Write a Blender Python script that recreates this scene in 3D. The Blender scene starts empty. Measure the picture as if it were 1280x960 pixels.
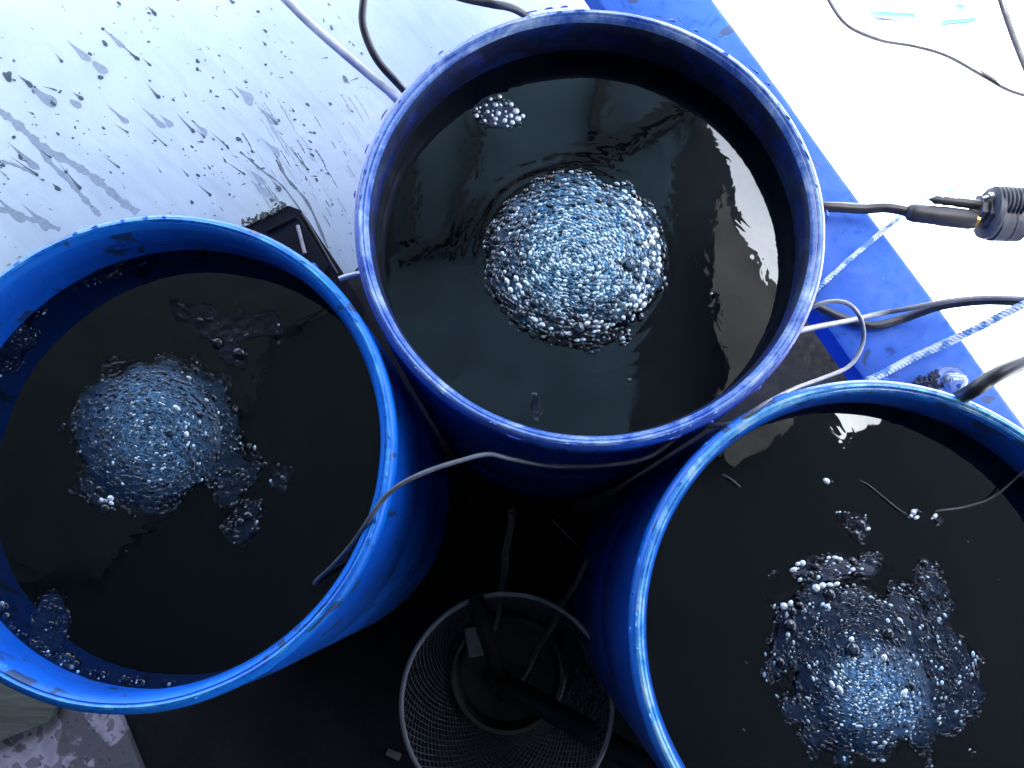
import bpy, math, random
import numpy as np
from mathutils import Vector, Matrix
random.seed(7); rng = np.random.default_rng(7)
sc = bpy.context.scene
col = sc.collection
PI = math.pi

# ------------------------------------------------------------------ camera
F = 1005.0; TH = math.radians(12); RIM = 0.90; CZ = RIM + 0.919
cam_d = bpy.data.cameras.new('camera'); cam = bpy.data.objects.new('camera', cam_d); col.objects.link(cam)
cam.location = (0, 0, CZ); cam.rotation_euler = (TH, 0, 0)
cam_d.sensor_width = 36; cam_d.lens = 36 * F / 1280; cam_d.clip_start = 0.02; cam_d.clip_end = 500
sc.camera = cam

def P(px, py, z):
    """world point that a photo pixel sees at height z"""
    x = (px - 640) / F; y = -(py - 480) / F
    dy = y * math.cos(TH) + math.sin(TH); dz = y * math.sin(TH) - math.cos(TH)
    t = (z - CZ) / dz
    return Vector((x * t, dy * t, z))
def V(px, py, zr, zw=0.835):
    """point at height zr whose mirror image in the water is at this pixel"""
    p = P(px, py, 2 * zw - zr); return Vector((p.x, p.y, zr))

# ------------------------------------------------------------------ helpers
def link(o, parent=None):
    col.objects.link(o)
    if parent: o.parent = parent
    return o
def tag(o, label=None, cat=None, group=None, kind=None):
    if label: o['label'] = label
    if cat: o['category'] = cat
    if group: o['group'] = group
    if kind: o['kind'] = kind
    return o
def empty(name, loc, label, cat, group=None):
    o = bpy.data.objects.new(name, None); o.location = loc; o.empty_display_size = .05
    col.objects.link(o); return tag(o, label, cat, group)
class MB:
    def __init__(s): s.v = []; s.f = []; s.m = []
    def add(s, vs, fs, m=0):
        b = len(s.v); s.v += [tuple(v) for v in vs]; s.f += [tuple(i + b for i in f) for f in fs]; s.m += [m] * len(fs); return s
    def box(s, c, sx, sy, sz, rot=None, m=0):
        c = Vector(c); R = rot or Matrix.Identity(3)
        vs = [c + R @ Vector((a * sx / 2, b * sy / 2, d * sz / 2)) for d in (-1, 1) for b in (-1, 1) for a in (-1, 1)]
        return s.add(vs, [(0, 2, 3, 1), (4, 5, 7, 6), (0, 1, 5, 4), (2, 6, 7, 3), (0, 4, 6, 2), (1, 3, 7, 5)], m)
    def tube(s, pts, r, n=10, m=0, cap=True):
        pts = [Vector(p) for p in pts]; N = len(pts)
        rr = r if isinstance(r, (list, tuple)) else [r] * N
        t0 = (pts[1] - pts[0]).normalized(); up = Vector((0, 0, 1)) if abs(t0.z) < .9 else Vector((1, 0, 0))
        a = t0.cross(up).normalized(); vs = []
        for i, p in enumerate(pts):
            t = (pts[min(i + 1, N - 1)] - pts[max(i - 1, 0)]).normalized()
            a = (a - t * a.dot(t)).normalized(); b = t.cross(a)
            for k in range(n):
                w = 2 * PI * k / n; vs.append(p + (a * math.cos(w) + b * math.sin(w)) * rr[i])
        fs = [(i * n + k, i * n + (k + 1) % n, (i + 1) * n + (k + 1) % n, (i + 1) * n + k) for i in range(N - 1) for k in range(n)]
        if cap: fs += [tuple(range(n))[::-1], tuple((N - 1) * n + k for k in range(n))]
        return s.add(vs, fs, m)
    def lathe(s, prof, n=192, c=(0, 0, 0), axis=None, m=0, close=False, jit=None):
        R = axis or Matrix.Identity(3); c = Vector(c); vs = []
        for r, z in prof:
            for k in range(n):
                w = 2 * PI * k / n; q = 1 + (jit(w) if jit else 0)
                vs.append(c + R @ Vector((r * q * math.cos(w), r * q * math.sin(w), z)))
        N = len(prof)
        fs = [(i * n + k, i * n + (k + 1) % n, (i + 1) * n + (k + 1) % n, (i + 1) * n + k) for i in range(N - 1) for k in range(n)]
        if close: fs += [tuple(range(n))[::-1], tuple((N - 1) * n + k for k in range(n))]
        return s.add(vs, fs, m)
    def build(s, name, mats, parent=None, smooth=True, bevel=0):
        me = bpy.data.meshes.new(name); me.from_pydata(s.v, [], s.f); me.update()
        for mt in (mats if isinstance(mats, (list, tuple)) else [mats]): me.materials.append(mt)
        me.polygons.foreach_set('material_index', s.m)
        me.polygons.foreach_set('use_smooth', [smooth] * len(s.f))
        if smooth: me.set_sharp_from_angle(angle=math.radians(42))
        o = bpy.data.objects.new(name, me); link(o, parent)
        if bevel:
            b = o.modifiers.new('bevel', 'BEVEL'); b.width = bevel; b.segments = 3; b.limit_method = 'ANGLE'
        return o
def catmull(pts, k=10):
    pts = [Vector(p) for p in pts]; out = []
    q = [2 * pts[0] - pts[1]] + pts + [2 * pts[-1] - pts[-2]]
    for i in range(1, len(q) - 2):
        for j in range(k):
            t = j / k; a, b, c, d = q[i - 1], q[i], q[i + 1], q[i + 2]
            out.append(.5 * ((2 * b) + (c - a) * t + (2 * a - 5 * b + 4 * c - d) * t * t + (3 * b - a - 3 * c + d) * t ** 3))
    out.append(pts[-1]); return out

# ------------------------------------------------------------------ materials
class NT:
    def __init__(s, name):
        s.m = bpy.data.materials.new(name); s.m.use_nodes = True
        s.t = s.m.node_tree; s.b = s.t.nodes['Principled BSDF']
    def n(s, typ, **kw):
        x = s.t.nodes.new(typ)
        for k, v in kw.items():
            if k.startswith('i_'): x.inputs[k[2:].replace('_', ' ')].default_value = v
            else: setattr(x, k, v)
        return x
    def l(s, a, b): s.t.links.new(a, b)
    def coord(s, loc=(0, 0, 0), scale=(1, 1, 1), rot=(0, 0, 0), out='Object'):
        c = s.n('ShaderNodeTexCoord'); mp = s.n('ShaderNodeMapping')
        mp.inputs['Location'].default_value = loc; mp.inputs['Scale'].default_value = scale; mp.inputs['Rotation'].default_value = rot
        s.l(c.outputs[out], mp.inputs['Vector']); return mp.outputs[0]
    def noise(s, vec, scale, detail=5, rough=.55, dist=0):
        x = s.n('ShaderNodeTexNoise'); x.inputs['Scale'].default_value = scale; x.inputs['Detail'].default_value = detail
        x.inputs['Roughness'].default_value = rough; x.inputs['Distortion'].default_value = dist
        s.l(vec, x.inputs['Vector']); return x.outputs['Fac']
    def ramp(s, fac, stops, interp='LINEAR'):
        r = s.n('ShaderNodeValToRGB'); r.color_ramp.interpolation = interp
        e = r.color_ramp.elements
        while len(e) < len(stops): e.new(.5)
        for i, (p, c) in enumerate(stops):
            e[i].position = p; e[i].color = (*c, 1) if isinstance(c, (tuple, list)) else (c, c, c, 1)
        s.l(fac, r.inputs['Fac']); return r.outputs['Color']
    def mix(s, fac, a, b, mode='MIX'):
        x = s.n('ShaderNodeMix', data_type='RGBA', blend_type=mode)
        for so, v in ((x.inputs[0], fac), (x.inputs[6], a), (x.inputs[7], b)):
            if hasattr(v, 'links'): s.l(v, so)
            elif isinstance(v, (tuple, list)): so.default_value = (*v, 1)
            else: so.default_value = v
        return x.outputs[2]
    def math(s, op, a, b=0.0):
        x = s.n('ShaderNodeMath', operation=op)
        for i, v in enumerate((a, b)):
            if hasattr(v, 'links'): s.l(v, x.inputs[i])
            else: x.inputs[i].default_value = v
        return x.outputs[0]
    def bump(s, h, strength=.3, dist=.002, normal=None):
        b = s.n('ShaderNodeBump'); b.inputs['Strength'].default_value = strength; b.inputs['Distance'].default_value = dist
        s.l(h, b.inputs['Height'])
        if normal is not None: s.l(normal, b.inputs['Normal'])
        return b.outputs[0]
    def set(s, **kw):
        for k, v in kw.items():
            so = s.b.inputs[k.replace('_', ' ')]
            if hasattr(v, 'links'): s.l(v, so)
            elif isinstance(v, (tuple, list)) and len(v) == 3: so.default_value = (*v, 1)
            else: so.default_value = v
        return s.m

def plain(name, c, rough=.5, metal=0, nscale=40, var=.25, bump=.15):
    t = NT(name); v = t.coord(); n = t.noise(v, nscale, 6)
    lo = tuple(x * (1 - var) for x in c); hi = tuple(min(1, x * (1 + var)) for x in c)
    return t.set(Base_Color=t.ramp(n, [(.3, lo), (.7, hi)]), Roughness=rough, Metallic=metal, Normal=t.bump(n, bump, .001))

def blue_plastic(name, seed, base=(.003, .12, .66), stain=.5, dark=(.012, .014, .05), rough=.32, purple=0.0, chips=.62):
    t = NT(name); v = t.coord(loc=(seed, seed * .7, 0))
    a = t.noise(v, 5, 4, .6); b = t.noise(v, 26, 8, .68, .6); c = t.noise(v, 14, 3, .5, 1.2); fine = t.noise(v, 160, 4)
    col_ = t.ramp(a, [(.3, tuple(x * .72 for x in base)), (.7, tuple(min(1, x * 1.15) for x in base))])
    if purple:
        g = t.noise(t.coord(loc=(seed + 3, 0, 0), scale=(1, 1, 3)), 7, 6, .62, .8)
        col_ = t.mix(t.ramp(g, [(.40, 0.0), (.62, purple)]), col_, (.055, .045, .11))
    st = t.ramp(b, [(stain, 0.0), (stain + .14, .8)])
    col_ = t.mix(st, col_, dark)
    ch = t.ramp(c, [(chips, 0.0), (chips + .02, .85)])
    col_ = t.mix(ch, col_, (.02, .04, .09))
    pale = t.ramp(t.noise(t.coord(loc=(seed, 1, 4), scale=(1, 1, .2)), 60, 5, .7), [(.66, 0.0), (.74, .55)])
    col_ = t.mix(pale, col_, (.08, .42, .8))
    r = t.ramp(b, [(.3, rough - .08), (.7, rough + .25)])
    return t.set(Base_Color=col_, Roughness=r, Normal=t.bump(t.math('ADD', t.math('MULTIPLY', b, .6), fine), .22, .0012), Specular_IOR_Level=.55)

# ------------------------------------------------------------------ world / sun
EL = math.radians(86); NX, NY = .8, .6
az = math.atan2(NX, NY)
w = bpy.data.worlds.new('World'); sc.world = w; w.use_nodes = True
sky = w.node_tree.nodes.new('ShaderNodeTexSky'); sky.sky_type = 'NISHITA'; sky.sun_disc = False
sky.sun_elevation = EL; sky.sun_rotation = az; sky.air_density = 1.0; sky.dust_density = 5.0; sky.ozone_density = 1.2
bg = w.node_tree.nodes['Background']; bg.inputs['Strength'].default_value = .15
w.node_tree.links.new(sky.outputs[0], bg.inputs['Color'])
sd = bpy.data.lights.new('sun', 'SUN'); sd.energy = 5; sd.angle = math.radians(.53); sd.color = (1, .985, .965)
sun = bpy.data.objects.new('sun', sd); col.objects.link(sun)
D = Vector((math.cos(EL) * NX, math.cos(EL) * NY, math.sin(EL)))
sun.rotation_euler = D.to_track_quat('Z', 'Y').to_euler()
sc.view_settings.view_transform = 'Standard'; sc.view_settings.look = 'None'; sc.view_settings.gamma = 1
sc.view_settings.exposure = 3.1

# ------------------------------------------------------------------ ground
def flat(name, pts, z, mat, th=0.0, label=None, cat=None, kind=None, bevel=0):
    mb = MB(); n = len(pts)
    if th:
        vs = [(p[0], p[1], z) for p in pts] + [(p[0], p[1], z - th) for p in pts]
        mb.add(vs, [tuple(range(n)), tuple(range(2 * n - 1, n - 1, -1))] + [(i, i + n, (i + 1) % n + n, (i + 1) % n) for i in range(n)])
    else: mb.add([(p[0], p[1], z) for p in pts], [tuple(range(n))])
    o = mb.build(name, mat, smooth=False, bevel=bevel)
    return tag(o, label, cat, kind=kind)
def ccw(pts):
    a = sum(pts[i][0] * pts[(i + 1) % len(pts)][1] - pts[(i + 1) % len(pts)][0] * pts[i][1] for i in range(len(pts)))
    return pts if a > 0 else pts[::-1]

t = NT('pale concrete'); v = t.coord(); n1 = t.noise(v, 3, 8, .6); n2 = t.noise(v, 90, 6)
m_conc = t.set(Base_Color=t.ramp(n1, [(.3, (.60, .64, .67)), (.7, (.74, .78, .80))]), Roughness=.8, Normal=t.bump(n2, .3, .002))
flat('ground', [(-60, -60), (60, -60), (60, 60), (-60, 60)], 0, m_conc, label='pale sunlit concrete ground reaching away from the barrels', cat='ground', kind='structure')
t = NT('near-black floor'); v = t.coord(); n1 = t.noise(v, 4, 8, .65, .5); n2 = t.noise(v, 60, 6)
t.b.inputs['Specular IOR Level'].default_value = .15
m_dark = t.set(Base_Color=t.ramp(n1, [(.35, (.004, .005, .007)), (.75, (.016, .017, .020))]), Roughness=t.ramp(n2, [(.3, .55), (.7, .9)]), Normal=t.bump(n2, .35, .003))  # one mottled near-black tone over the whole floor
n = Vector((NX, NY, 0)); tdir = Vector((NY, -NX, 0))      # tdir runs down-right along the strip
def NTp(a, b): return n * a + tdir * b

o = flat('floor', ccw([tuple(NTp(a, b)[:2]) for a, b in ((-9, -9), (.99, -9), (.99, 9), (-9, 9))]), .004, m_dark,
     label='near-black floor in the shade under and between the blue barrels', cat='floor', kind='structure')

# stained boards on the floor, bottom left
t = NT('stained board'); v = t.coord(); a = t.noise(v, 9, 5, .55, .4); b = t.noise(v, 34, 4, .5, .3)
vor = t.n('ShaderNodeTexVoronoi'); vor.inputs['Scale'].default_value = 48; t.l(v, vor.inputs['Vector'])
c0 = t.ramp(b, [(.35, (.30, .27, .34)), (.6, (.42, .39, .47))])
c1 = t.mix(t.ramp(a, [(.44, 0.0), (.47, .88)]), c0, (.08, .077, .083))
c1 = t.mix(t.ramp(b, [(.57, 0.0), (.585, .7)]), c1, (.08, .08, .09))
c1 = t.mix(t.ramp(vor.outputs['Distance'], [(.16, .85), (.19, 0.0)]), c1, (.06, .06, .075))
m_board = t.set(Base_Color=c1, Roughness=.7, Normal=t.bump(b, .3, .002))
flat('stained_board', ccw([tuple(P(x, y, .03)[:2]) for x, y in ((-330, 860), (60, 780), (118, 842), (150, 896), (176, 960), (210, 1060), (-300, 1100))]), .03, m_board, .02,
     'pale board on the floor with purple-grey ink stains, below the left barrel', 'board', bevel=.002)
t = NT('green grey plank'); v = t.coord(rot=(0, 0, .6), scale=(1, 8, 1)); a = t.noise(v, 12, 6, .6)
m_plank = t.set(Base_Color=t.ramp(a, [(.3, (.05, .055, .045)), (.7, (.14, .15, .13))]), Roughness=.65, Normal=t.bump(a, .4, .002))
flat('plank', ccw([tuple(P(x, y, .05)[:2]) for x, y in ((-300, 800), (20, 800), (78, 862), (62, 903), (-60, 950), (-300, 1010))]), .05, m_plank, .018,
     'grey-green scratched plank on the stained board at the left edge', 'plank', bevel=.002)

# ------------------------------------------------------------------ sloping white sheet with splashes
foot = P(424, 348, .01); sn = Vector((-.76, .65, 0)).normalized(); su = Vector((-sn.y, sn.x, 0))   # sn: away from the barrels
SL = math.radians(27)
up = Vector((sn.x * math.cos(SL), sn.y * math.cos(SL), math.sin(SL))); nor = up.cross(Vector((sn.y, -sn.x, 0))).normalized()
if nor.z < 0: nor = -nor
sx = Vector((sn.y, -sn.x, 0))                                                       # along the foot
def sheet_uv(px, py):
    """photo pixel -> (u along foot, v up the slope) on the sheet"""
    o = Vector((0, 0, CZ)); d = P(px, py, 0) - o
    t_ = (foot - o).dot(nor) / d.dot(nor); q = o + d * t_ - foot
    return q.dot(sx), q.dot(up)
t = NT('white plastic sheet'); v = t.coord(); a = t.noise(v, 3.5, 7, .6, .4); b = t.noise(t.coord(scale=(3.2, .5, 1)), 9, 7, .65, .5); c = t.noise(v, 120, 5)
c0 = t.ramp(a, [(.3, (.46, .58, .63)), (.7, (.62, .73, .73))])
c0 = t.mix(t.ramp(b, [(.56, 0.0), (.8, .22)]), c0, (.30, .35, .50))
sp = t.n('ShaderNodeTexVoronoi'); sp.inputs['Scale'].default_value = 42; sp.inputs['Randomness'].default_value = 1; t.l(v, sp.inputs['Vector'])
thr = t.math('MULTIPLY', t.ramp(sp.outputs['Color'], [(.55, 0.0), (1.0, 1.0)]), .13)
c0 = t.mix(t.math('LESS_THAN', sp.outputs['Distance'], thr), c0, (.20, .25, .33))
foot_shade = t.n('ShaderNodeSeparateXYZ'); t.l(v, foot_shade.inputs[0])
gy = t.math('ADD', foot_shade.outputs['Y'], t.math('MULTIPLY', t.math('SUBTRACT', b, .5), .5))
c0 = t.mix(t.ramp(gy, [(.10, .45), (.60, 0.0)]), c0, (.10, .12, .22))  # painted shade: sheet darkens towards its foot by the barrels, broken by noise
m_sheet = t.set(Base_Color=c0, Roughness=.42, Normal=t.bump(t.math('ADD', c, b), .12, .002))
m_drop = plain('dried dark ink drops', (.075, .11, .13), .3, 0, 300, .4)
m_wash = plain('thin ink wash', (.27, .34, .40), .5, 0, 150, .12)
m_mid = plain('half dried ink', (.11, .15, .18), .4, 0, 200, .3)
mb = MB()
GX, GY = 60, 50; W0, W1, L1 = -1.7, 1.5, 2.2
vs = []; fs = []
from mathutils import noise as mn
def wob(x, y): return .006 * mn.noise(Vector((x * 1.4, y * 1.4, 3))) 
for j in range(GY + 1):
    for i in range(GX + 1):
        x = W0 + (W1 - W0) * i / GX; y = -.02 + L1 * j / GY
        vs.append((x, y, wob(x, y)))
for j in range(GY):
    for i in range(GX): k = j * (GX + 1) + i; fs.append((k, k + 1, k + GX + 2, k + GX + 1))
mb.add(vs, fs, 0)
def blot(x, y, r, ell, ang, tail, m, lift):
    """a drop with a lobed outline and a tapering tail that points to `ang`"""
    n = 18; ph = random.random() * 9; pts = []
    for k in range(n):
        w = 2 * PI * k / n; q = r * (1 + .16 * math.sin(2 * w + ph) + .1 * math.sin(3 * w + 2 * ph))
        lx, ly = q * math.cos(w) * ell, q * math.sin(w)
        if tail and math.cos(w) > .2: lx += tail * max(0, math.cos(w)) ** 5; ly *= (1 - .75 * max(0, math.cos(w)) ** 3)
        X = x + lx * math.cos(ang) - ly * math.sin(ang); Y = y + lx * math.sin(ang) + ly * math.cos(ang)
        pts.append((X, Y, wob(X, Y) + lift))
    mb.add(pts + [(x, y, wob(x, y) + lift)], [(k, (k + 1) % n, n) for k in range(n)], m)
Z = 1280 / 480
big = [(335,258,11,0),(457,195,10,70),(527,323,9,60),(643,437,10,80),(795,465,11,0),(265,625,9,110),(192,628,10,20),(345,427,6,0),(553,485,5,120),(425,441,5,60),(24,256,15,0),(97,280,12,40),(205,203,7,30),(343,97,7,0),(885,105,7,0),(883,148,7,10),(885,217,6,0),(820,275,6,12),(658,232,8,0),(1025,565,7,150),(1100,347,7,0),(1150,265,13,0),(920,412,7,60),(757,488,6,90),(395,557,6,70),(67,523,9,0),(120,580,8,110),(8,550,9,0),(350,145,10,0),(515,45,10,30),(177,345,9,0),(270,327,10,30),(660,585,7,0),(813,580,6,90),(578,334,6,0),(500,270,5,0),(658,205,9,0),(1105,95,8,0),(30,245,10,0),(710,260,4,0),(938,175,4,0),(1025,350,8,0),(243,460,5,0),(193,446,6,0),(220,573,7,0),(45,457,8,0),(1165,140,5,0),(1205,180,6,0),(1040,518,8,0),(1055,600,8,0),(930,630,12,40),(700,650,8,60),(640,675,9,0),(905,668,10,0),(1093,580,6,0),(860,40,8,0),(775,8,8,20),(640,490,6,0),(680,457,6,50),(840,505,7,0),(397,12,8,0),(300,180,7,0),(745,362,6,0)]
DA = None
for zx, zy, r, tl in big:
    x, y = sheet_uv(zx / Z, zy / Z); x2, y2 = sheet_uv(zx / Z - 10, zy / Z - 9)
    ang = math.atan2(y2 - y, x2 - x) + random.uniform(-.25, .25); s = .00046
    if tl: blot(x, y, r * s * .9, 1.2, ang, tl * s * 1.15, 2, .0006)
    blot(x, y, r * s * .95, random.uniform(1, 1.5), ang + PI, 0, 1, .0010)
    if random.random() < .5: blot(x + random.uniform(-1, 1) * r * s * 2, y + random.uniform(-1, 1) * r * s * 2, r * s * .35, 1.2, ang, 0, 1, .0010)
for i in range(360):
    px = random.uniform(-20, 480); py = random.uniform(-20, 340)
    if i % 3 == 0: px = random.uniform(230, 450); py = random.uniform(110, 330)
    x, y = sheet_uv(px, py); x2, y2 = sheet_uv(px - 10, py - 9); ang = math.atan2(y2 - y, x2 - x) + random.gauss(0, .3)
    r = .00052 * random.choice((1.5, 2, 2, 2.6, 3.2, 4.5)); q = random.random()
    blot(x, y, r, random.uniform(1, 2), ang + random.choice((0, 0, .8)), r * random.choice((0, 0, 3, 8)), 1 if q < .28 else 2 if q < .8 else 3, .0008 if q < .5 else .0004)
for px, py, r, tl in ((105,70,8,20),(150,55,6,26),(60,125,11,30),(95,130,7,0),(125,85,9,0),(310,123,10,14),(340,150,9,18),(155,150,6,24),(200,155,7,26),(255,165,6,22),(212,155,6,14),(345,190,7,26),(325,225,8,10),(330,240,9,16),(40,205,8,34),(22,270,10,24),(55,280,9,30)):
    x, y = sheet_uv(px, py); x2, y2 = sheet_uv(px - 10, py - 9); ang = math.atan2(y2 - y, x2 - x)
    blot(x, y, r * .0011, 1.5, ang, tl * .0014, 3, .0003)
def streak(pts, w, m, lift):
    q = [sheet_uv(*p) for p in pts]; q = [(a.x, a.y) for a in catmull([Vector((x, y, 0)) for x, y in q], 10)]; vs = []
    for i, (x, y) in enumerate(q):
        j = min(i + 1, len(q) - 1); k = max(i - 1, 0); dx, dy = q[j][0] - q[k][0], q[j][1] - q[k][1]; L = math.hypot(dx, dy)
        ww = w * (.6 + .5 * math.sin(i * .9 + w * 900) * .5 + .4 * random.random()); nx, ny = -dy / L * ww, dx / L * ww
        for s in (-1, 1): vs.append((x + s * nx, y + s * ny, wob(x, y) + lift))
    mb.add(vs, [(2 * i, 2 * i + 1, 2 * i + 3, 2 * i + 2) for i in range(len(q) - 1)], m)
streak([(-6, 135), (15, 150), (40, 172), (60, 188), (95, 207), (125, 228), (150, 250), (172, 266)], .009, 3, .00025)
streak([(40, 172), (60, 200), (85, 225), (105, 248), (125, 270)], .006, 3, .0002)
streak([(-6, 200), (15, 205), (32, 212), (45, 218)], .004, 3, .0002)
streak([(-5, 260), (20, 268), (50, 278), (75, 287)], .006, 3, .0002)
streak([(300, 190), (330, 215), (352, 232), (375, 262), (400, 300), (420, 335)], .002, 2, .0005)
streak([(345, 200), (360, 225), (385, 255), (410, 310)], .0035, 2, .0004)
for i in range(90):
    px = random.uniform(300, 450); py = random.uniform(110, 320); L_ = random.uniform(6, 34)
    streak([(px, py), (px + L_ * .33, py + L_ * .5), (px + L_ * .6, py + L_)], random.uniform(.0004, .0016), random.choice((2, 3, 3)), .0003 + .00001 * (i % 20))
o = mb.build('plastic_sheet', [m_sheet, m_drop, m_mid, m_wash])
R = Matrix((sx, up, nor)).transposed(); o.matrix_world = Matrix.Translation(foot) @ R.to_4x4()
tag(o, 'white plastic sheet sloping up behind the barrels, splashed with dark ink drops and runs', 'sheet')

# ------------------------------------------------------------------ long blue trough lid / strip
ZS = .60
p0, p1 = P(895, 0, ZS), P(1280, 525, ZS); sd_ = (p1 - p0).normalized(); sl = Vector((sd_.y, -sd_.x, 0))
if sl.x > 0: sl = -sl
wd = (P(1047, 428, ZS) - p0).dot(sl)
m_strip = blue_plastic('blue strip plastic', 11, base=(.010, .10, .46), stain=.58, dark=(.008, .03, .13), rough=.6, chips=.63)
r0 = empty('blue_board', p0 + sl * wd / 2 + Vector((0, 0, -ZS)), 'long blue plastic board on supports beside the bright ground, dotted with dark stains', 'board')
def local(v): return v - r0.location
mb = MB(); A, B = p0 - sd_ * 1.6, p1 + sd_ * 1.4
sec = [(0.0, -.045), (0.0, -.012), (.003, -.004), (.011, 0), (wd - .011, 0), (wd - .003, -.004), (wd, -.012), (wd, -.045)]
N_ = 40; vs = []
for i in range(N_ + 1):
    q = A.lerp(B, i / N_)
    for s, z in sec: vs.append(local(q + sl * (s + .0015 * math.sin(i * 1.3) * (s < .02)) + Vector((0, 0, z))))
k = len(sec); mb.add(vs, [(i * k + j, i * k + (j + 1) % k, (i + 1) * k + (j + 1) % k, (i + 1) * k + j) for i in range(N_) for j in range(k)] + [tuple(range(k))[::-1], tuple(N_ * k + j for j in range(k))])
mb.build('body', m_strip, r0)
for q in (p0 - sd_ * .9, p0 + sd_ * .95, p1 + sd_ * .5):
    mb = MB(); mb.box(local(q + sl * (wd / 2) + Vector((0, 0, -.323))), .06, wd * .5, .554, Matrix((sd_, sl, Vector((0, 0, 1)))).transposed()); mb.build('leg', m_strip, r0, bevel=.004)
mb = MB(); q = P(1250, 470, ZS); s0 = (q - p0).dot(sd_)
mb.box(local(p0 + sd_ * s0 + sl * wd / 2 + Vector((0, 0, .0015))), .004, wd - .02, .003, Matrix((sd_, sl, Vector((0, 0, 1)))).transposed())
mb.build('seam', plain('dark seam', (.01, .02, .08), .5), r0)

# ------------------------------------------------------------------ barrels
BAR = [(-.4243, .1204), (.0955, .4074), (.4198, -.0880)]
RIMP = [(.2715, -.052), (.2700, -.044), (.2690, -.036), (.2688, -.026), (.2700, -.017), (.2722, -.0095), (.2750, -.0045), (.2772, -.0024), (.2778, -.0032), (.2788, -.0032), (.2796, -.0010), (.2812, 0), (.2828, -.0006), (.2836, -.0022), (.2842, -.0022), (.2856, -.0028), (.2888, -.0056), (.2900, -.009), (.2902, -.020), (.2892, -.0245), (.286, -.0265), (.2825, -.028), (.2815, -.036)]
BODY_OUT = [(.2812, -.028), (.2822, -.036), (.2848, -.048), (.2880, -.068), (.2908, -.095), (.2925, -.13), (.2932, -.17), (.2932, -.262), (.2905, -.268), (.2895, -.276), (.2905, -.284), (.2932, -.290), (.2932, -.560), (.2905, -.566), (.2895, -.574), (.2905, -.582), (.2932, -.588), (.2932, -.80), (.29, -.85), (.275, -.892), (.26, -.898)]
BODY_IN = [(.2714, -.050), (.2735, -.060), (.2752, -.075), (.2760, -.095), (.2765, -.30)]
def barrel(i, label, mo, mi, mr, nicks):
    e = empty('blue_barrel', (*BAR[i], 0), label, 'barrel', 'open blue plastic barrels standing together')
    z0 = lambda pr: [(r, z + RIM) for r, z in pr]
    mb = MB(); mb.lathe(z0(BODY_OUT), 224); mb.lathe(z0(BODY_IN)[::-1], 224, m=1)
    mb.add([(.26 * math.cos(2 * PI * k / 64), .26 * math.sin(2 * PI * k / 64), .0025) for k in range(64)], [tuple(range(64))[::-1]])
    mb.build('body', [mo, mi], e)
    mb = MB(); mb.lathe(z0(RIMP)[::-1], 320, jit=lambda w: .0006 * math.sin(3 * w + i) + .0003 * math.sin(17 * w))
    # burrs and scraps left by the cutting of the lid
    rr = random.Random(i + 5)
    for _ in range(nicks):
        w_ = rr.uniform(0, 2 * PI); r_ = rr.choice((.2825, .2832, .2895)); L = rr.uniform(.004, .02); h = rr.uniform(.0005, .002)
        c = Vector((math.cos(w_) * r_, math.sin(w_) * r_, RIM - .001)); T = Vector((-math.sin(w_), math.cos(w_), 0)); Nn = Vector((math.cos(w_), math.sin(w_), 0))
        mb.add([c - T * L / 2, c + T * L / 2, c + T * L * .2 + Nn * .0018 + Vector((0, 0, h)), c - T * L * .3 + Nn * .0015 + Vector((0, 0, h * 1.4)), c + Vector((0, 0, h * 1.8))], [(0, 1, 2), (0, 2, 3), (0, 1, 4), (1, 2, 4), (2, 3, 4), (3, 0, 4)])
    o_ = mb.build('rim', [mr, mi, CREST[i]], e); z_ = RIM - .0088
    for p in o_.data.polygons:
        c_ = p.center
        if math.hypot(c_.x, c_.y) < .2738 and c_.z < z_ - (0, .005, 0)[i] + .001: p.material_index = 1
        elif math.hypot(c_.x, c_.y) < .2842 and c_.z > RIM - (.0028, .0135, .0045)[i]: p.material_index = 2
    return e
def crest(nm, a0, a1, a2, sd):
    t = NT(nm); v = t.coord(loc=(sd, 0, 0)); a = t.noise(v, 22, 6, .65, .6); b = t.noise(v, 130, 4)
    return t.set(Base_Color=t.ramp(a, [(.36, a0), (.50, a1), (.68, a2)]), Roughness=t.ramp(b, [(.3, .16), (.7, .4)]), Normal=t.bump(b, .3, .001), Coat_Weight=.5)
CREST = [crest('left crest', (.004, .13, .60), (.01, .24, .78), (.10, .45, .85), 1), crest('middle crest', (.03, .10, .45), (.14, .26, .62), (.50, .62, .82), 2), crest('right crest', (.010, .16, .62), (.12, .45, .82), (.55, .75, .88), 3)]  # pale tones paint the rim highlights into the crest colour
m_in1 = blue_plastic('left barrel inside', 21, base=(.004, .13, .66), stain=.58, dark=(.006, .009, .03))
m_in2 = blue_plastic('middle barrel inside', 22, base=(.005, .03, .22), stain=.38, dark=(.006, .007, .012), purple=.4)
m_in3 = blue_plastic('right barrel inside', 23, base=(.004, .09, .48), stain=.55, dark=(.006, .009, .03))
b1 = barrel(0, 'bright blue open barrel at the left with two rafts of bubbles clinging to its wall', blue_plastic('left barrel', 1, stain=.66), m_in1,
       blue_plastic('left barrel rim', 2, base=(.004, .19, .80), stain=.60, dark=(.02, .05, .16), chips=.60), 26)
b2 = barrel(1, 'open blue barrel in the middle with a purple-stained rim and the brightest dome of bubbles', blue_plastic('middle barrel', 3, base=(.002, .055, .34), stain=.52), m_in2,
       blue_plastic('middle barrel rim', 4, base=(.010, .10, .62), stain=.54, dark=(.02, .02, .07), purple=.55, rough=.24, chips=.66), 50)
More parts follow.
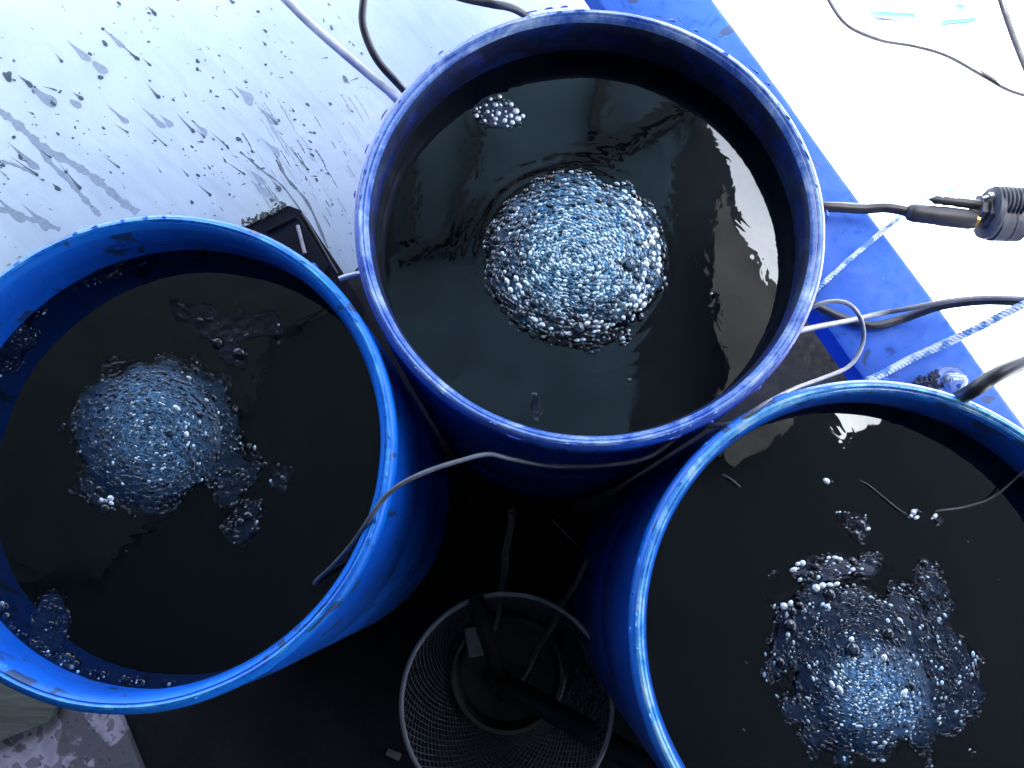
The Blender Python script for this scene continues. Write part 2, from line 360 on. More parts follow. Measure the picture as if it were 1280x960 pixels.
b3 = barrel(2, 'blue barrel at the lower right, with a cable over its rim', blue_plastic('right barrel', 5, base=(.002, .055, .34), stain=.54), m_in3,
       blue_plastic('right barrel rim', 6, base=(.006, .17, .72), stain=.62, dark=(.03, .05, .13), purple=.3, rough=.28, chips=.64), 40)

# ------------------------------------------------------------------ water
WZ = [RIM - .088, RIM - .072, RIM - .070]
def water(i, label, domes):
    t = NT('ink water %d' % i); v = t.coord(); a = t.noise(v, 18, 3, .5, .6); b = t.noise(v, 5, 2)
    t.set(Base_Color=(.0008, .0014, .0024), Roughness=.02, IOR=1.68, Specular_Tint=(.78, .92, 1.0), Normal=t.bump(t.math('ADD', a, b), .035, .01))
    c = Vector((*BAR[i], WZ[i])); mb = MB(); vs = [(0, 0, 0)]; NR, NA = 110, 256; R_ = .2762
    dm = [(P(x, y, WZ[i]).xy - c.xy, r) for x, y, r in domes]
    for j in range(1, NR + 1):
        for k in range(NA):
            w_ = 2 * PI * k / NA; x, y = R_ * j / NR * math.cos(w_), R_ * j / NR * math.sin(w_); h = 0
            for q, r in dm:
                d = math.hypot(x - q.x, y - q.y) - r
                if d > -.01: h += (.00008, .00010, .00022)[i] * math.sin(d * 420 + 2 * mn.noise(Vector((x * 14, y * 14, i)))) * math.exp(-max(d, 0) * 30)
            h += .0004 * mn.noise(Vector((x * 12, y * 12, 7 + i)))
            vs.append((x, y, h))
    fs = [(0, 1 + k, 1 + (k + 1) % NA) for k in range(NA)]
    for j in range(NR - 1):
        for k in range(NA):
            a_ = 1 + j * NA + k; b_ = 1 + j * NA + (k + 1) % NA; fs.append((a_, a_ + NA, b_ + NA, b_))
    mb.add(vs, fs); o = mb.build('water', t.m); o.location = c
    tag(o, label, 'water', kind='structure')
water(0, 'black ink-dark water filling the left barrel', [(190, 545, .09)])
water(1, 'dark grey glossy water filling the middle barrel, mirroring the roof', [(718, 325, .105), (622, 142, .03)])
water(2, 'dark water filling the lower right barrel', [(1060, 820, .10)])

# ------------------------------------------------------------------ foam
def Pn(px, py, z):
    x = (px - 640) / F; y = -(py - 480) / F
    dy = y * math.cos(TH) + math.sin(TH); dz = y * math.sin(TH) - math.cos(TH)
    t_ = (z - CZ) / dz
    return np.stack([x * t_, dy * t_, np.broadcast_to(z, np.shape(t_))], -1)
t = NT('bubble skins'); at = t.n('ShaderNodeVertexColor', layer_name='Col')
t.set(Base_Color=at.outputs['Color'], Roughness=.16, IOR=1.5, Metallic=.5)
tr = t.n('ShaderNodeBsdfTransparent'); gl = t.n('ShaderNodeBsdfGlossy'); gl.inputs['Roughness'].default_value = .06
fr = t.n('ShaderNodeFresnel'); fr.inputs['IOR'].default_value = 2.1
mx = t.n('ShaderNodeMixShader'); t.l(fr.outputs[0], mx.inputs[0]); t.l(tr.outputs[0], mx.inputs[1]); t.l(gl.outputs[0], mx.inputs[2])
m2 = t.n('ShaderNodeMixShader'); t.l(at.outputs['Alpha'], m2.inputs[0]); t.l(mx.outputs[0], m2.inputs[1]); t.l(t.b.outputs[0], m2.inputs[2])
t.l(m2.outputs[0], t.t.nodes['Material Output'].inputs['Surface']); m_bub = t.m
t = NT('foam film'); at = t.n('ShaderNodeVertexColor', layer_name='Col'); v = t.coord()
wv = t.n('ShaderNodeTexWave', wave_type='RINGS', rings_direction='Z'); wv.inputs['Scale'].default_value = 130; wv.inputs['Distortion'].default_value = 5; wv.inputs['Detail'].default_value = 3; wv.inputs['Detail Scale'].default_value = .25
t.l(v, wv.inputs['Vector']); fn = t.noise(v, 420, 4, .6); fb = t.noise(v, 150, 4, .6); sw = t.noise(v, 520, 3, .7, .4)
spk = t.math('MULTIPLY', t.ramp(sw, [(.60, 0.0), (.68, 1.0)]), at.outputs['Alpha'])
fc = t.mix(.75, at.outputs['Color'], t.mix(t.ramp(fn, [(.38, 0.0), (.62, 1.0)]), (.001, .003, .010), at.outputs['Color']))
m_film = t.set(Base_Color=t.mix(spk, fc, (.70, .84, .92)), Roughness=.35, IOR=1.33, Coat_Weight=.05, Coat_IOR=1.6, Coat_Roughness=.1,
               Normal=t.bump(fb, .5, .0012, t.bump(t.math('ADD', t.math('MULTIPLY', wv.outputs['Fac'], .35), fn), .35, .0010)))
ea = t.n('ShaderNodeAttribute', attribute_name='Edge'); trf = t.n('ShaderNodeBsdfTransparent'); mf = t.n('ShaderNodeMixShader')
en = t.noise(v, 130, 5, .7); ef = t.ramp(t.math('ADD', ea.outputs['Fac'], t.math('MULTIPLY', t.math('SUBTRACT', en, .5), .9)), [(.18, 0.0), (.75, 1.0)])
t.l(ef, mf.inputs[0]); t.l(trf.outputs[0], mf.inputs[1]); t.l(t.b.outputs[0], mf.inputs[2]); t.l(mf.outputs[0], t.t.nodes['Material Output'].inputs['Surface'])
def ico(sub):
    import bmesh
    bm = bmesh.new(); bmesh.ops.create_icosphere(bm, subdivisions=sub, radius=1)
    bmesh.ops.delete(bm, geom=[x for x in bm.verts if x.co.z < -.35], context='VERTS')
    bm.verts.index_update(); V_ = np.array([x.co[:] for x in bm.verts]); F_ = np.array([[q.index for q in x.verts] for x in bm.faces]); bm.free(); return V_, F_
ICO = {1: ico(2), 2: ico(3)}
def mesh_np(name, V_, F_, C_, mat, parent=None):
    me = bpy.data.meshes.new(name); nf, k = F_.shape
    me.vertices.add(len(V_)); me.vertices.foreach_set('co', V_.astype(np.float32).ravel())
    me.loops.add(nf * k); me.loops.foreach_set('vertex_index', F_.astype(np.int32).ravel())
    me.polygons.add(nf); me.polygons.foreach_set('loop_start', np.arange(0, nf * k, k, dtype=np.int32)); 
    me.polygons.foreach_set('use_smooth', np.ones(nf, bool)); me.update(calc_edges=True)
    ca = me.color_attributes.new('Col', 'FLOAT_COLOR', 'POINT'); ca.data.foreach_set('color', C_.astype(np.float32).ravel())
    me.materials.append(mat); o = bpy.data.objects.new(name, me); return link(o, parent)
def WL(i, deg, inset=.006):
    a = math.radians(deg); p = Vector((BAR[i][0] + (.2755 - inset) * math.cos(a), BAR[i][1] + (.2755 - inset) * math.sin(a), WZ[i] - CZ))
    u_ = p.y * math.cos(TH) + p.z * math.sin(TH); d_ = p.y * math.sin(TH) - p.z * math.cos(TH)
    return 640 + F * p.x / d_, 480 - F * u_ / d_
def foam(i, name, label, blobs, cores, n, rmin=1.0, rmax=4.0, domes=(), big=(), seed=0, centre=None, rough=.30, dark=(.004, .009, .020), tint=(.10, .26, .42), swirl=1.0, raft=0.5, white=.06, wmax=2.6, bw=()):
    zw = WZ[i]; R_ = np.random.default_rng(seed + 50); k = .00098
    bl = np.array([(b + (0,))[:5] for b in blobs], float)
    cx, cy = centre or (bl[0, 0], bl[0, 1])
    def field(x, y):
        f = np.full(np.shape(x), -9.)
        for bx, by, rx, ry, a in bl:
            a = math.radians(a); dx, dy = x - bx, y - by; u = (dx * math.cos(a) + dy * math.sin(a)) / rx; v_ = (-dx * math.sin(a) + dy * math.cos(a)) / ry
            f = np.maximum(f, (1 - np.hypot(u, v_)) * min(rx, ry))
        return f
    def nz(x, y, s, o_): return np.array([mn.noise(Vector((a * s, b * s, o_))) for a, b in zip(np.ravel(x), np.ravel(y))]).reshape(np.shape(x))
    def height(x, y):
        h = np.zeros(np.shape(x))
        for dx, dy, r, hh in domes: h = np.maximum(h, hh * np.clip(1 - ((x - dx) ** 2 + (y - dy) ** 2) / r ** 2, 0, 1) ** .75)
        return h
    def core(x, y):
        c = np.zeros(np.shape(x))
        for dx, dy, r, wt in cores: c = np.maximum(c, wt * np.exp(-(((x - dx) ** 2 + (y - dy) ** 2) / r ** 2) ** 1.3))
        return c
    mg = 10; x0, x1 = (bl[:, 0] - np.maximum(bl[:, 2], bl[:, 3])).min() - mg, (bl[:, 0] + np.maximum(bl[:, 2], bl[:, 3])).max() + mg
    y0, y1 = (bl[:, 1] - np.maximum(bl[:, 2], bl[:, 3])).min() - mg, (bl[:, 1] + np.maximum(bl[:, 2], bl[:, 3])).max() + mg
    org = Pn(np.array(cx), np.array(cy), zw)
    bc = np.array(BAR[i])
    # film
    st = 1.6 if (x1 - x0) > 90 else 1.0
    gx, gy = np.meshgrid(np.arange(x0, x1, st), np.arange(y0, y1, st)); sh = gx.shape
    f = field(gx, gy) + 9 * rough / .3 * (nz(gx, gy, .035, seed) * 1.8 + .35 * nz(gx, gy, .13, seed + 3))
    c = core(gx, gy); hgt = height(gx, gy); lump = nz(gx, gy, .12, seed + 9)
    z = zw - .003 + np.clip(f * .0011, 0, .0042) + hgt * np.clip((f + 2) / 12, 0, 1) + .0008 * lump * np.clip(f / 8, 0, 1)
    p = Pn(gx, gy, z); p[..., 2] = z
    keep = (f > -3) & (np.hypot(p[..., 0] - bc[0], p[..., 1] - bc[1]) < .2755)
    idx = -np.ones(sh, int); idx[keep] = np.arange(keep.sum())
    q = np.stack([idx[:-1, :-1], idx[1:, :-1], idx[1:, 1:], idx[:-1, 1:]], -1).reshape(-1, 4); q = q[(q >= 0).all(1)]
    mixc = np.clip(c * (1 + .9 * nz(gx, gy, .09, seed + 5)), 0, 1)[..., None]
    cc = np.array(dark) * (1 + .5 * nz(gx, gy, .05, seed + 8))[..., None] * (1 - mixc) + np.array(tint) * 1.1 * mixc
    fo = mesh_np(name, p[keep] - org, q, np.concatenate([cc, mixc * min(1, white * 3)], -1)[keep], m_film); fo.location = org
    ea_ = fo.data.attributes.new('Edge', 'FLOAT', 'POINT'); ea_.data.foreach_set('value', np.clip((f[keep] - 2.5) / (14 if len(blobs) > 3 else 6), 0, 1).astype(np.float32))
    tag(fo, label, 'foam')
    # bubbles
    m_ = n * 5; sx_ = R_.uniform(x0, x1, m_); sy_ = R_.uniform(y0, y1, m_)
    ff = field(sx_, sy_) + 9 * rough / .3 * (nz(sx_, sy_, .035, seed) * 1.8 + .35 * nz(sx_, sy_, .13, seed + 3)); cr = core(sx_, sy_)
    clump = .5 + 1.5 * nz(sx_, sy_, .06, seed + 20)
    gap = np.clip(.75 + 1.9 * nz(sx_, sy_, .11, seed + 31), .12, 1)
    pr = np.clip(raft * np.clip(clump, 0, 1) + cr ** 1.4 * 1.5 * gap, 0, 1)
    rad = rmin + (rmax - rmin) * R_.random(m_) ** 3.0; rad = np.where(cr > .5, rmin + (rad - rmin) * .55, rad)
    ok = (ff > rad * .6) & (R_.random(m_) < pr)
    pp = Pn(sx_, sy_, np.full(m_, zw)); ok &= np.hypot(pp[:, 0] - bc[0], pp[:, 1] - bc[1]) < .2735
    bigset = {(float(a), float(b)) for a, b, c in big}
    bwset = {(float(a), float(b)) for a, b, c in bw}
    cand = [(bx, by, br) for bx, by, br in tuple(big) + tuple((a_, b_, c_ * (.62 + .38 * abs(math.sin(a_ * 3.3 + b_)))) for a_, b_, c_ in bw)] + sorted([tuple(a) for a in np.stack([sx_, sy_, rad], 1)[ok]], key=lambda a: -a[2])
    grid = {}; acc = []
    for x, y, r in cand:
        gx_, gy_ = int(x // 8), int(y // 8); bad = False; sp = 2
        for a in range(gx_ - sp, gx_ + sp + 1):
            for b in range(gy_ - sp, gy_ + sp + 1):
                for (X, Y, Rr) in grid.get((a, b), ()):
                    if (X - x) ** 2 + (Y - y) ** 2 < ((Rr + r) * .80) ** 2: bad = True; break
                if bad: break
            if bad: break
        if bad: continue
        grid.setdefault((gx_, gy_), []).append((x, y, r)); acc.append((x, y, r))
        if len(acc) >= n: break
    A_ = np.array(acc); cr = core(A_[:, 0], A_[:, 1]); hh = height(A_[:, 0], A_[:, 1])
    fl = field(A_[:, 0], A_[:, 1])
    VV, FF, CC = [], [], []; off = 0
    zz = zw + .0006 + hh * np.clip((fl + 2) / 12, 0, 1) + np.clip(fl * .0008, 0, .0022) - .001
    pos = Pn(A_[:, 0], A_[:, 1], zz); pos[:, 2] = zz
    for (x, y, r), c_, P_ in zip(acc, cr, pos):
        V0, F0 = ICO[2 if r > 3.2 else 1]
        el = 1 + swirl * (.15 + .75 * R_.random()) * (r < 4.5); ang = math.atan2(-(y - cy), x - cx) + PI / 2 + R_.normal() * .25
        rm = r * k; S = V0 * np.array([rm * el ** .7, rm * el ** -.3, rm * (.40 + .32 * R_.random() if r < 7 else .62)])
        ca, sa = math.cos(ang), math.sin(ang)
        q_ = np.stack([S[:, 0] * ca - S[:, 1] * sa, S[:, 0] * sa + S[:, 1] * ca, S[:, 2]], 1) + P_ - org
        u = R_.random()
        base = np.array(dark) * .6 * (1 - c_) + np.array(tint) * c_ * (.08 + .9 * R_.random() ** 2)
        if (x, y) in bwset: base = np.array((.86, .92, .96, 1.0))  # white colour: pale foam cells and painted sky glints
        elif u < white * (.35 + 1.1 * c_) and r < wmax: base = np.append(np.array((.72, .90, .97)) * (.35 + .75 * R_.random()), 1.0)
        elif (x, y) in bigset: base = np.array((.004, .008, .016, .25))
        elif u > .55 + .3 * (1 - c_): base = np.append(base, .8)
        else: base = np.append(base, 0.0)
        VV.append(q_); FF.append(F0 + off); CC.append(np.broadcast_to(base, (len(V0), 4))); off += len(V0)
    bo = mesh_np('bubbles', np.concatenate(VV), np.concatenate(FF), np.concatenate(CC), m_bub, fo)
    tag(bo, kind='stuff')
    return fo
foam(1, 'foam_dome', 'bright blue-white boiling dome of bubbles in the centre of the middle barrel',
     [(716, 325, 112, 108), (640, 302, 34, 42), (760, 320, 74, 92), (720, 230, 40, 22), (735, 415, 50, 24)], [(735, 305, 82, 1.0), (700, 345, 60, .75), (770, 330, 60, .8)], 11000, .7, 4.2,
     domes=[(722, 322, 118, .026)], big=[(786, 330, 11), (722, 410, 10), (735, 407, 7), (690, 395, 7), (668, 378, 7), (620, 300, 7), (812, 350, 7), (700, 418, 6), (800, 395, 6), (640, 262, 6)] + [(722 + (88 + 14 * math.sin(q * 3.7)) * math.cos(q * .19 - 2.2), 325 + (84 + 14 * math.sin(q * 3.7)) * math.sin(q * .19 - 2.2), 3.2 + 2.6 * abs(math.sin(q * 2.3))) for q in range(33)], seed=1, rough=.22, wmax=3.4, bw=[(720 + rr_ * math.cos(q), 322 + rr_ * .97 * math.sin(q), 2.2 + 3.4 * abs(math.sin(q * 7.7 + rr_))) for rr_ in (104, 97, 88) for q in np.arange(-.95, .85, .075)] + [(722 + rr_ * math.cos(q), 325 + rr_ * math.sin(q), 2 + 2 * abs(math.sin(q * 5.1))) for rr_ in (80, 92) for q in np.arange(.9, 3.0, .13)], tint=(.12, .42, .68), raft=.75, white=.55, dark=(.005, .014, .040))
foam(1, 'foam_patch', 'small raft of large white bubbles near the upper wall of the middle barrel',
     [(620, 141, 31, 22, -8), (640, 148, 16, 14)], [(628, 141, 20, .25)], 110, 2.2, 5.5, seed=2, bw=[(420 + a * .375, b * .375, c) for a, b, c in ((468, 385, 3.4), (500, 350, 3), (515, 330, 3), (545, 322, 3.6), (583, 348, 4), (600, 370, 5), (583, 386, 4.4), (562, 402, 3.4), (541, 378, 3.6), (520, 384, 3), (495, 402, 3.4), (530, 412, 3), (480, 358, 2.6), (607, 396, 4.4), (588, 408, 3.4), (548, 350, 3), (468, 362, 2.4), (505, 372, 2.8), (614, 374, 3.6), (565, 372, 2.6))], raft=1, swirl=.2, white=.9, wmax=6, rough=.05, dark=(.02, .028, .06), tint=(.2, .25, .4))
foam(1, 'foam_patch', 'tiny cluster of bubbles drifting right of the dome in the middle barrel', [(893, 370, 8, 6), (905, 374, 4, 3)], [], 12, 1.5, 4, seed=3, raft=1, wmax=4.6, white=.5, rough=.05)
foam(1, 'foam_patch', 'oval wisp of foam below the dome, near the middle barrel front wall', [(670, 508, 10, 18), (668, 494, 6, 6)], [], 40, 1.2, 3, seed=4, raft=.8, rough=.1, white=.15)
foam(1, 'foam_patch', 'pair of tiny bubbles at the lower right of the dome in the middle barrel', [(787, 475, 7, 5)], [], 8, 1.5, 3.5, seed=5, raft=1, wmax=4.6, rough=.05, white=.2)
foam(0, 'foam_dome', 'dim blue bubbling dome with a ragged skirt in the left barrel',
     [(182, 542, 98, 98), (200, 520, 80, 76), (268, 545, 40, 75), (292, 595, 34, 50), (306, 648, 32, 26, -35), (345, 602, 17, 13, -20), (138, 608, 44, 36), (205, 612, 44, 20), (240, 480, 30, 34)],
     [(190, 530, 66, .95), (160, 520, 45, .6), (205, 570, 50, .7)], 6500, .75, 3.2, domes=[(188, 545, 88, .018)],
     bw=[(138, 623, 4.5), (139, 629, 3.5), (127, 625, 3), (233, 543, 3.5), (221, 510, 4), (208, 462, 3), (247, 462, 3.5), (236, 472, 3.5), (316, 647, 3.5), (301, 653, 3), (355, 597, 3), (258, 500, 3), (273, 516, 3), (312, 557, 3)], big=[(131, 636, 6), (124, 612, 5), (212, 541, 6), (250, 518, 5), (206, 466, 4), (245, 463, 5), (310, 645, 6), (301, 652, 5), (354, 598, 5), (268, 497, 4), (312, 558, 4)], seed=6, rough=.30, tint=(.11, .30, .50), dark=(.010, .024, .040), raft=.16, white=.13)
foam(0, 'foam_patch', 'thin dark raft of foam above the dome in the left barrel', [(262, 405, 52, 22, 22), (288, 440, 26, 20, 20), (335, 405, 38, 24, 10)], [], 170, 1.0, 2.6,
     big=[(272, 428, 8), (299, 441, 9), (250, 400, 5), (262, 399, 4), (225, 382, 6), (308, 420, 4)], bw=[(268, 428, 2.5), (276, 429, 2), (300, 439, 3.5), (306, 444, 2.5), (258, 401, 2.5)], seed=7, raft=.35, dark=(.006, .010, .018), white=.03)
foam(0, 'foam_patch', 'leaf-shaped blue-grey foam raft near the lower left wall of the left barrel', [(63, 778, 28, 46, 8), (52, 805, 20, 26)], [], 150, .9, 2.0,
     big=[(56, 752, 3), (63, 779, 3.5), (85, 766, 3), (80, 791, 3), (40, 777, 3)], seed=8, raft=.5, dark=(.010, .024, .050), white=.2, rough=.08)
foam(0, 'foam_edge', 'string of sparkling bubbles along the front wall of the left barrel', [(*WL(0, 222), 22, 10, 50), (*WL(0, 230), 22, 9, 42), (*WL(0, 238), 22, 10, 35), (*WL(0, 246), 24, 13, 25), (*WL(0, 255), 26, 9, 14), (*WL(0, 264), 26, 6, 6), (*WL(0, 272), 20, 4, 0)], [(*WL(0, 246), 14, .3)], 520, 1.0, 3.6,
     big=[(*WL(0, 246, .014), 5), (*WL(0, 249, .01), 4.5), (*WL(0, 226, .008), 5), (*WL(0, 236), 4)], seed=9, raft=1, wmax=3.4, white=.55, rough=.12, swirl=.3)
foam(0, 'foam_edge', 'dark clump of fine bubbles against the back wall of the left barrel', [(*WL(0, 114), 34, 14, -18), (*WL(0, 122), 24, 8, -26), (*WL(0, 106), 26, 8, -10), (*WL(0, 90), 55, 5, 3)], [], 420, .9, 2.8, big=[(*WL(0, 114, .012), 5), (*WL(0, 112, .01), 4)], seed=10, raft=.8, wmax=3, white=.25, rough=.12, swirl=.3, dark=(.006, .008, .012))
foam(0, 'foam_edge', 'speckled fringe of fine bubbles at the upper left wall of the left barrel', [(*WL(0, 144, .012), 34, 20, -48), (*WL(0, 150, .014), 26, 22, -50), (*WL(0, 136), 26, 8, -42)], [], 420, .9, 2.2, seed=11, raft=.8, wmax=3, white=.35, rough=.15, swirl=.3, dark=(.008, .014, .024))
foam(2, 'foam_raft', 'wide ragged raft of dark blue bubbles with a bright patch in the lower right barrel',
     [(1048, 795, 88, 74), (1068, 862, 92, 72), (1075, 900, 84, 56), (1125, 800, 58, 70), (1000, 716, 32, 14), (1040, 714, 44, 22), (1080, 712, 26, 22), (1075, 664, 20, 24), (975, 818, 28, 36), (1010, 878, 34, 38), (1160, 718, 20, 24), (1165, 765, 26, 50), (1175, 850, 60, 76), (1140, 880, 50, 60)],
     [(1092, 866, 46, .95), (1080, 845, 36, .8), (1125, 885, 30, .75), (1060, 850, 30, .4)], 6500, .7, 2.5, domes=[(1090, 868, 72, .013), (1050, 790, 90, .008)],
     big=[(987, 782, 9), (1037, 743, 8), (1066, 812, 9.5), (1110, 792, 8), (975, 828, 6), (1076, 655, 7), (1070, 668, 6), (1083, 660, 5), (1155, 704, 6), (1152, 724, 5), (1013, 718, 5), (1020, 708, 4.5), (990, 764, 6), (1000, 757, 5), (1066, 702, 6), (1129, 880, 5), (1140, 858, 5)], seed=12, rough=.34, tint=(.12, .33, .60), dark=(.012, .028, .058), raft=.55, white=.42, wmax=3, bw=[(1068, 652, 4), (1076, 656, 5), (1072, 663, 3.5), (1085, 661, 3.5), (1066, 671, 3), (1152, 700, 5), (1157, 706, 4), (1151, 724, 4), (980, 758, 5), (988, 754, 4), (991, 763, 4), (984, 768, 3.5), (1020, 735, 5), (1028, 732, 5), (1037, 731, 5), (1046, 730, 4), (1014, 737, 4), (1064, 799, 5), (1067, 805, 3.5), (985, 793, 4), (1034, 757, 3.5), (1068, 824, 4), (1067, 702, 5), (1066, 712, 3), (997, 705, 3), (1003, 704, 4), (992, 712, 3.5), (975, 824, 4), (1044, 697, 3), (1050, 699, 3), (1036, 697, 3), (1110, 776, 4), (1125, 775, 3), (1040, 856, 5), (1050, 862, 4), (1130, 866, 4), (1141, 856, 4), (1105, 822, 4)], centre=(1080, 820))
foam(2, 'foam_patch', 'pair of bright bubbles by the back wall of the lower right barrel', [(1143, 643, 13, 10, 20)], [], 14, 1.5, 4.5, seed=13, bw=[(1142, 640, 4), (1146, 647, 3), (1139, 645, 2.5)], raft=1, wmax=4.6, rough=.06, white=.35)
foam(2, 'foam_patch', 'dark bubble cluster beside the wire end in the lower right barrel', [(1172, 650, 12, 8, 35)], [], 16, 1.5, 4, seed=14, bw=[(1169, 645, 3.5), (1165, 648, 2)], raft=1, wmax=4.6, rough=.06, white=.12)
foam(2, 'foam_patch', 'tiny violet-white bubble speck under the back rim of the lower right barrel', [(1033, 602, 8, 6)], [], 12, 1.5, 3.5, seed=15, bw=[(1033, 601, 4), (1037, 604, 2.5)], raft=1, wmax=4.6, rough=.05, white=.3)
# ------------------------------------------------------------------ cables, ropes
m_black = plain('black rubber', (.018, .019, .024), .38, 0, 60, .4)
m_grey = plain('grey cable sheath', (.10, .105, .13), .4, 0, 50, .3)
m_white = plain('white cable sheath', (.55, .56, .60), .4, 0, 50, .25)
m_darkw = plain('thin brown-grey wire', (.10, .095, .10), .4, 0, 80, .3)
def cable(name, pts, r, mat, label, cat='cable', group=None):
    q = catmull([P(*p) for p in pts], 12); mb = MB(); mb.tube(q, r, 12); o = mb.build(name, mat); return tag(o, label, cat, group)
cable('cable', [(330, -26, .80), (355, -3, .80), (385, 27, .79), (420, 58, .78), (455, 88, .76), (490, 118, .74), (520, 150, .70)], .0065, m_white, 'white cable running down from the top edge to behind the middle barrel')
cable('cable', [(458, -40, .80), (455, -5, .80), (453, 25, .79), (460, 52, .78), (474, 78, .77), (497, 104, .75), (520, 128, .70)], .0058, m_black, 'black cable curving down from the top edge beside the white one')
cable('cable', [(560, -8, .74), (585, -1, .75), (615, 5, .76), (645, 12, .74), (690, 40, .68)], .0062, m_black, 'short black cable passing behind the top of the middle barrel')
cable('cable', [(985, 262, .60), (1020, 259, .622), (1045, 259, .628), (1080, 261, .628), (1110, 260, .634), (1142, 266, .64)], .0082, m_black, 'thick dark cable crossing the blue board to the threaded fitting')
cable('cable', [(985, 372, .56), (1015, 380, .607), (1050, 396, .609), (1090, 407, .610), (1130, 398, .613), (1170, 384, .64), (1215, 377, .66), (1250, 376, .67), (1300, 379, .67)], .0068, m_black, 'black cable lying across the blue board and out over the bright ground')
cable('cable', [(960, 425, .80), (985, 418, .82), (1010, 411, .80), (1060, 401, .70), (1100, 392, .645), (1140, 385, .66), (1180, 377, .672), (1215, 373, .678), (1250, 372, .684), (1300, 374, .684)], .0040, m_grey, 'thin grey air hose beside the black cable at the right edge')
cable('cable', [(985, 404, .78), (1012, 386, .80), (1038, 377, .80), (1062, 381, .79), (1077, 402, .77), (1078, 430, .76), (1062, 457, .77), (1030, 472, .80), (995, 485, .84), (965, 500, .885), (945, 512, .898), (925, 526, .893), (905, 531, .885), (860, 538, .86), (800, 575, .845), (700, 583, .84), (640, 574, .87), (610, 568, .89), (575, 576, .905), (535, 589, .918), (500, 606, .918), (478, 625, .910), (462, 648, .902), (440, 680, .87), (415, 708, .84), (396, 726, .815), (385, 745, .790)], .0029, m_grey,
      'thin grey hose looping between the barrels and dipping into the left one', 'hose')
cable('cable', [(1160, 505, .70), (1190, 500, .84), (1213, 490, .918), (1235, 475, .935), (1260, 461, .94), (1300, 444, .93)], .0088, m_black, 'thick black cable arching over the back rim of the lower right barrel')
cable('wire', [(1300, 570, .86), (1270, 598, .845), (1240, 622, .836), (1205, 634, .833), (1175, 638, .832), (1168, 640, .826)], .0013, m_darkw, 'thin wire imitating a cable reflection on the water at the right edge of the lower right barrel', 'wire')  # mirrored cable modelled as a wire on the water
cable('wire', [(1066, 596, .826), (1085, 606, .832), (1105, 622, .832), (1125, 638, .832), (1138, 645, .826)], .0010, m_darkw, 'short fine wire on the water leading to the pair of bright bubbles', 'wire')
cable('wire', [(896, 590, .826), (912, 598, .832), (922, 606, .832), (926, 610, .826)], .0014, m_darkw, 'frayed wire tip on the water by the left wall of the lower right barrel', 'wire')
cable('cable', [(1025, -30, .30), (1040, 5, .30), (1062, 32, .30), (1100, 49, .29), (1145, 57, .29), (1185, 69, .30), (1230, 94, .30), (1265, 113, .30), (1310, 125, .30)], .0060, m_black, 'grey cable sweeping across the white ground at the top right')
cable('rod', [(1244, -25, .45), (1256, 15, .43), (1270, 55, .40), (1292, 110, .36)], .0062, m_black, 'grey rod leaning at the top right corner', 'rod')
cable('stick', [(1225, -8, .05), (1240, 14, .05), (1256, 38, .05), (1264, 60, .05)], .0020, m_black, 'thin dark stick beside the grey rod at the top right', 'stick')
cable('stick', [(922, -8, .02), (940, 14, .02), (958, 38, .02), (981, 69, .02)], .0018, m_black, 'thin black stick on the bright ground beside the blue board', 'stick')

def rope(pts, r, label):
    q = catmull([P(*p) for p in pts], 14)
    t = NT('braided rope'); v = t.coord(); a = t.noise(v, 70, 3, .5); b = t.noise(v, 400, 3)
    m = t.set(Base_Color=t.ramp(a, [(.46, (.50, .60, .72)), (.56, (.10, .24, .50))]), Roughness=.7, Normal=t.bump(b, .4, .001))
    # resample evenly then twist three strands
    L = [0]
    for i in range(1, len(q)): L.append(L[-1] + (q[i] - q[i - 1]).length)
    n = int(L[-1] / .0012); res = []; j = 0
    for i in range(n + 1):
        d = L[-1] * i / n
        while j < len(L) - 2 and L[j + 1] < d: j += 1
        res.append(q[j].lerp(q[j + 1], min(1, (d - L[j]) / max(1e-9, L[j + 1] - L[j]))))
    mb = MB()
    for s in range(3):
        pts_ = []
        for i, p in enumerate(res):
            T = (res[min(i + 1, n)] - res[max(i - 1, 0)]).normalized(); a_ = T.cross(Vector((0, 0, 1))).normalized(); b_ = T.cross(a_)
            w_ = i * .42 + s * 2 * PI / 3; pts_.append(p + (a_ * math.cos(w_) + b_ * math.sin(w_)) * r * .52)
        mb.tube(pts_, r * .55, 7)
    o = mb.build('rope', m); return tag(o, label, 'rope', 'braided ropes tied across the blue board')
rope([(1000, 380, .604), (1025, 358, .604), (1060, 326, .604), (1100, 292, .604), (1118, 277, .604), (1140, 262, .56), (1170, 246, .50), (1200, 232, .46)], .0042, 'pale braided rope crossing the blue board just below the threaded fitting')
rope([(1085, 476, .605), (1110, 464, .606), (1140, 448, .608), (1180, 430, .625), (1220, 411, .65), (1255, 393, .67), (1305, 368, .70)], .0062, 'blue and white braided rope stretched to the right edge above the lower right barrel')

